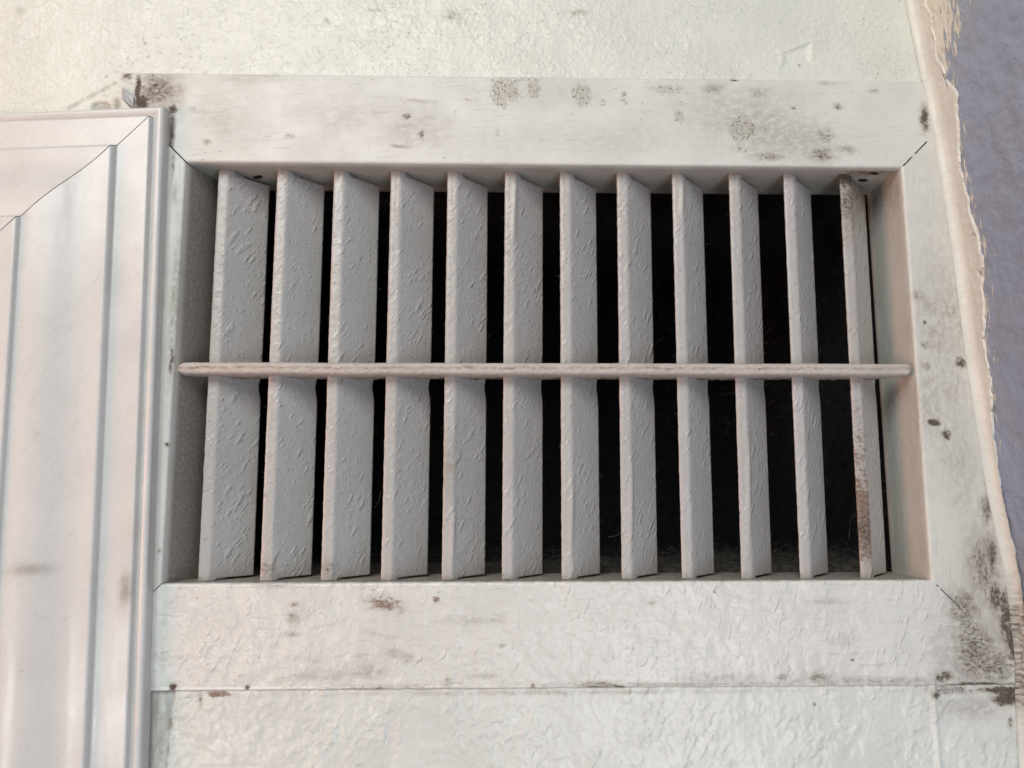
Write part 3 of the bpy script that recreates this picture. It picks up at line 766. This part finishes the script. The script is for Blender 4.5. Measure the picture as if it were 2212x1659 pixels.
# crossbar through all of them
def crossbar():
    zc, hh = -0.00095, 0.0021
    y0, y1 = 0.0002, 0.0122
    r = 0.0016
    pts = [(y1, hh)] + [(y0 + r, hh)] + arc((y0 + r, hh - r), r, 90, 180, 6) + arc((y0 + r, -hh + r), r, 180, 270, 6) + [(y1, -hh), (y1 + 0.0002, 0), (y1, hh)]
    p, s = resample(pts, 0.00040)
    p = p[:-1]; s = s[:-1]
    n = 640
    x0, x1 = -0.1262, 0.1258
    tt = np.linspace(0, 1, n)[:, None]
    L = x0 + (x1 - x0) * tt + 0 * s
    end = np.minimum(sstep(x0 - 0.0002, x0 + 0.0022, L), sstep(x1 + 0.0002, x1 - 0.0016, L))
    sc = 0.45 + 0.55 * np.sqrt(end)
    # towards each end the bar is only a rod: depth tapers
    dep = np.minimum(sstep(x0 + 0.001, x0 + 0.011, L), sstep(x1 - 0.001, x1 - 0.012, L))
    Yc = p[:, 0] + 0 * L
    Y = np.where(Yc > 0.0042, 0.0042 + (Yc - 0.0042) * (0.08 + 0.92 * dep), Yc)
    Y = 0.0022 + (Y - 0.0022) * np.where(Y < 0.0045, sc, 1)
    Z = zc + p[:, 1] * sc + 0.00025 * fbm(L * 25, L * 0, 3)
    P = np.stack([L, Y, Z], -1)
    nrm = normals_of(P)
    if nrm[n // 2, np.argmin(p[:, 0]), 1] > 0: nrm = -nrm
    mm = 1000
    dsp = 0.00010 * fbm(L * mm / 2.2, s * mm / 1.6 + 0 * L, 81, 3) + 0.00008 * fbm(L * mm / 7, s * mm / 5 + 0 * L, 85, 2)
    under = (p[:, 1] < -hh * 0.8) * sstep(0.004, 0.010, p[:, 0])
    dsp = dsp + under * 0.0005 * np.clip(fbm(L * mm / 3, s * mm / 3 + 0 * L, 87, 3), -0.3, 1)
    P = P + nrm * dsp[..., None]
    S = s + 0 * L
    col = np.zeros(P.shape[:2] + (4,))
    frontmid = np.exp(-((p[:, 1] - 0.0002 - 0.0008 * fbm(L * 160, L * 0, 91, 3)) / 0.0007) ** 2) * (p[:, 0] < 0.0012)
    col[..., 2] = 0.62 * frontmid * (0.65 + 0.8 * fbm(L * 40, L * 0, 5))
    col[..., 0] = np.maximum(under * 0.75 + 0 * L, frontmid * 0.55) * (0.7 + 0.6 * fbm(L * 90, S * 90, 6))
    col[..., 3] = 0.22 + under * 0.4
    c0, c1 = P[:1].mean(1, keepdims=True) + 0 * P[:1], P[-1:].mean(1, keepdims=True) + 0 * P[-1:]
    P = np.concatenate([c0, P, c1]); col = np.concatenate([col[:1], col, col[-1:]])
    uv = np.stack([np.concatenate([L[:1], L, L[-1:]]), np.concatenate([S[:1], S, S[-1:]])], -1) * mm
    grid_object("crossbar", P, uv, col, m_bar, vent, BASE, loop_v=True)
crossbar()

# punched holes in the roof of the recess
def hole(x, y, rx, ry, ang):
    a = np.linspace(0, 2 * np.pi, 15)[:-1]
    ca, sa = math.cos(ang), math.sin(ang)
    v = [(x + rx * math.cos(t) * ca - ry * math.sin(t) * sa, y + rx * math.cos(t) * sa + ry * math.sin(t) * ca, HZ - 0.00022) for t in a]
    v += [(q[0], q[1], HZ + 0.0006) for q in v]
    n = len(a)
    poly_object("screw_hole", v, [tuple(range(n))[::-1]] + [(k, (k + 1) % n, n + (k + 1) % n, n + k) for k in range(n)], m_hole, vent, BASE)
for px, py, rx, ry, an in ((1889, 374, 0.0016, 0.0009, 0.2), (1864, 389, 0.0019, 0.0012, 0.3), (557, 382, 0.0021, 0.0012, -0.6)):
    d_ = RM @ np.array([(px - PW / 2) / FPX, -(py - PH / 2) / FPX, -1.0])
    k_ = (HZ - CAM[2]) / d_[2]
    q = CAM + k_ * d_
    hole(q[0], q[1], rx, ry, an)

# ------------------------------------------------------------------ the duct behind it
duct = empty("air_duct", (0, 0.1, -0.078), "dark duct behind the slats with lint on its floor", "duct")
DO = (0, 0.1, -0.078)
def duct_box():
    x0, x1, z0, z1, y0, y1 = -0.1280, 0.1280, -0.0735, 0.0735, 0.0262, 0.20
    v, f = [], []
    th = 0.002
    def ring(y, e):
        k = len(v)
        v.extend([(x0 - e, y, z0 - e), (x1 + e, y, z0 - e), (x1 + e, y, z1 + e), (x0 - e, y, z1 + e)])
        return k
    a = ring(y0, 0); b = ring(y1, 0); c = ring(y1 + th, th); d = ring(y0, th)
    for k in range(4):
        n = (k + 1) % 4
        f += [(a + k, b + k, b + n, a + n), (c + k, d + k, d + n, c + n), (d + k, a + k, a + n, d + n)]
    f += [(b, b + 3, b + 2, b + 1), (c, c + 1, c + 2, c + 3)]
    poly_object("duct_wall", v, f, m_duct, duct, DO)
duct_box()
def lint_bed():
    nx, ny = 300, 60
    X, Y = np.meshgrid(np.linspace(-0.126, 0.126, nx), np.linspace(0.0268, 0.075, ny))
    hgt = sstep(-0.06, 0.09, X + 0.05 * fbm(X * 30, Y * 30, 3)) * (0.0035 + 0.0035 * np.abs(fbm(X * 90, Y * 90, 4, 4))) * sstep(0.0266, 0.034, Y)
    Z = -0.0733 + hgt
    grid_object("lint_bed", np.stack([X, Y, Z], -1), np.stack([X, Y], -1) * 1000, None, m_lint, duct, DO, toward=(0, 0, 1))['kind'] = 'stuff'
lint_bed()

def fibres(name, seeds, mat, parent, origin, r=0.00006, seg=6):
    rng = random.Random(5)
    v, f = [], []
    for (p, length, spread, drop) in seeds:
        q = np.array(p, float)
        dr = np.array([rng.uniform(-1, 1), rng.uniform(-1, 0.6), rng.uniform(-1, 1)]) * spread + np.array([0, 0, -drop])
        dr /= max(np.linalg.norm(dr), 1e-9)
        pts = [q.copy()]
        for k in range(seg):
            dr = dr + np.array([rng.uniform(-1, 1), rng.uniform(-1, 1), rng.uniform(-1, 1)]) * 0.55
            dr /= np.linalg.norm(dr)
            q = q + dr * length / seg
            pts.append(q.copy())
        k0 = len(v)
        for k, a in enumerate(pts):
            for j in range(3):
                an = j * 2.094
                v.append((a[0] + r * math.cos(an), a[1] + r * 0.6 * math.sin(an), a[2] + r * math.sin(an)))
        for k in range(seg):
            for j in range(3):
                n = (j + 1) % 3
                f.append((k0 + k * 3 + j, k0 + k * 3 + n, k0 + k * 3 + 3 + n, k0 + k * 3 + 3 + j))
    o = poly_object(name, v, f, mat, parent, origin)
    o['kind'] = 'stuff'
    return o
rng = random.Random(11)
sd = []
for k in range(900):
    x = 0.126 - abs(rng.gauss(0, 0.075))
    sd.append(((max(x, -0.12), rng.uniform(0.028, 0.06), -0.0725 + rng.uniform(0.001, 0.007)), rng.uniform(0.003, 0.009), 1.0, 0.0))
for k in range(260):
    sd.append(((rng.uniform(0.05, 0.127), rng.uniform(0.03, 0.09), rng.uniform(-0.02, 0.0725)), rng.uniform(0.003, 0.008), 1.0, 0.2))
fibres("lint", sd, m_lint, duct, DO)
sd = []
for i, a in enumerate(SLATS):
    for k in range(16):
        z = rng.uniform(-0.071, 0.07)
        left = rng.random() < 0.6
        x = at(a[0], 370, SF)[0] + (0.0 if left else 0.0148)
        sd.append(((x, SF + (0.0006 if left else 0.0118), z), rng.uniform(0.0008, 0.0022), 1.0, 0.2))
sd += [((at(822, 1060, 0.008)[0], 0.008, at(822, 1060, 0.008)[2]), 0.009, 0.4, 0.8), ((at(1340, 1150, 0.01)[0], 0.01, at(1340, 1150, 0.01)[2]), 0.008, 0.4, 0.8),
       ((at(1848, 1110, 0.008)[0], 0.008, at(1848, 1110, 0.008)[2]), 0.010, 0.5, 0.8), ((at(1850, 1130, 0.008)[0], 0.008, at(1850, 1130, 0.008)[2]), 0.007, 0.5, 0.8)]
fibres("fluff", sd, m_hair, vent, BASE, r=0.00004)

# ------------------------------------------------------------------ the door casing on the left
CB = (-0.150, 0.0009, -0.150)
casing = empty("door_casing", CB, "moulded cream casing with a mitred corner, left of the vent", "casing")
#  u: distance from the outer edge, h: how far it stands off the wall (mm)
PROF = [(0.0, 0.0), (0.05, 4.0), (0.2, 5.0), (0.6, 5.7), (1.2, 6.0), (1.9, 6.0), (2.6, 5.6), (3.1, 5.1), (3.5, 4.9), (3.8, 5.2), (4.2, 6.9), (4.5, 7.1),
        (14.5, 7.3), (14.8, 7.4), (15.6, 9.5), (16.1, 9.8)]
for k in range(1, 25):
    q = k / 24
    PROF.append((16.1 + 24.9 * q, 9.8 + 4.6 * (q - 0.155 * math.sin(2 * math.pi * q))))
PROF += [(41.3, 14.5), (41.9, 15.8), (42.2, 16.0), (78.0, 16.0), (78.2, 0.0)]
def casing_piece(name, side):
    p, s = resample(np.array(PROF) / 1000, 0.00035)
    u, h = p[:, 0], p[:, 1]
    # outer edges drawn where they stand: a little out of square with the vent
    def vx(z): return -0.1313 - z * 0.0254
    def hz(x): return 0.0905 + (x + 0.1343) * 0.0514
    # mitre point for each u
    z = 0.0905 - u
    for _ in range(6):
        x = vx(z) - u
        z = hz(x) - u
    n = 300
    tt = np.linspace(0, 1, n)[:, None] ** 1.4
    g = np.where(u > 0.0040, 0.00018, 0.000005)
    if side == 'v':
        zt = z - g
        Z = zt + (-0.40 - zt) * tt
        X = vx(Z) - u
    else:
        xr = x - g
        X = xr + (-0.55 - xr) * tt
        Z = hz(X) - u
    Y = WALL_Y - h + 0 * X
    P = np.stack([X, Y, Z], -1)
    nrm = normals_of(P)
    if np.mean(nrm[..., 1]) > 0: nrm = -nrm
    along = Z if side == 'v' else X
    S = s + 0 * X
    P = P + nrm * (0.00006 * fbm(along * 60, S * 200, 91, 2))[..., None]
    # front arris and the mitre: slightly eased edge at the joint
    uv = np.stack([S, along], -1) * 1000 if side == 'v' else np.stack([along, S], -1) * 1000
    col = np.zeros(P.shape[:2] + (4,))
    col[..., 3] = blobs(X, Z, [(115, 1222, 40, 11, .55), (290, 1272, 12, 34, .55), (60, 1110, 2, 2, 0), (272, 600, 24, 60, .12), (300, 760, 30, 40, .10), (125, 940, 6, 4, .4), (285, 470, 40, 80, .12), (300, 1140, 40, 40, .10)], 3)
    groove = np.exp(-((u - 0.0037) / 0.0005) ** 2) + np.exp(-((u - 0.0149) / 0.0005) ** 2) + np.exp(-((u - 0.0413) / 0.0005) ** 2)
    col[..., 3] += 0.26 * groove + 0.30 * (u < 0.0012) * (h < 0.005)
    col[..., 0] = 0.35 * blobs(X, Z, [(290, 1265, 14, 30, 1), (115, 1222, 30, 8, .5)], 5)
    o = grid_object(name, P, uv, col, m_casing, casing, CB)
    # end face at the mitre, so the joint reads as a dark slit between solid boards
    me = o.data
    return o
casing_piece("side_board", 'v')
casing_piece("head_board", 'h')
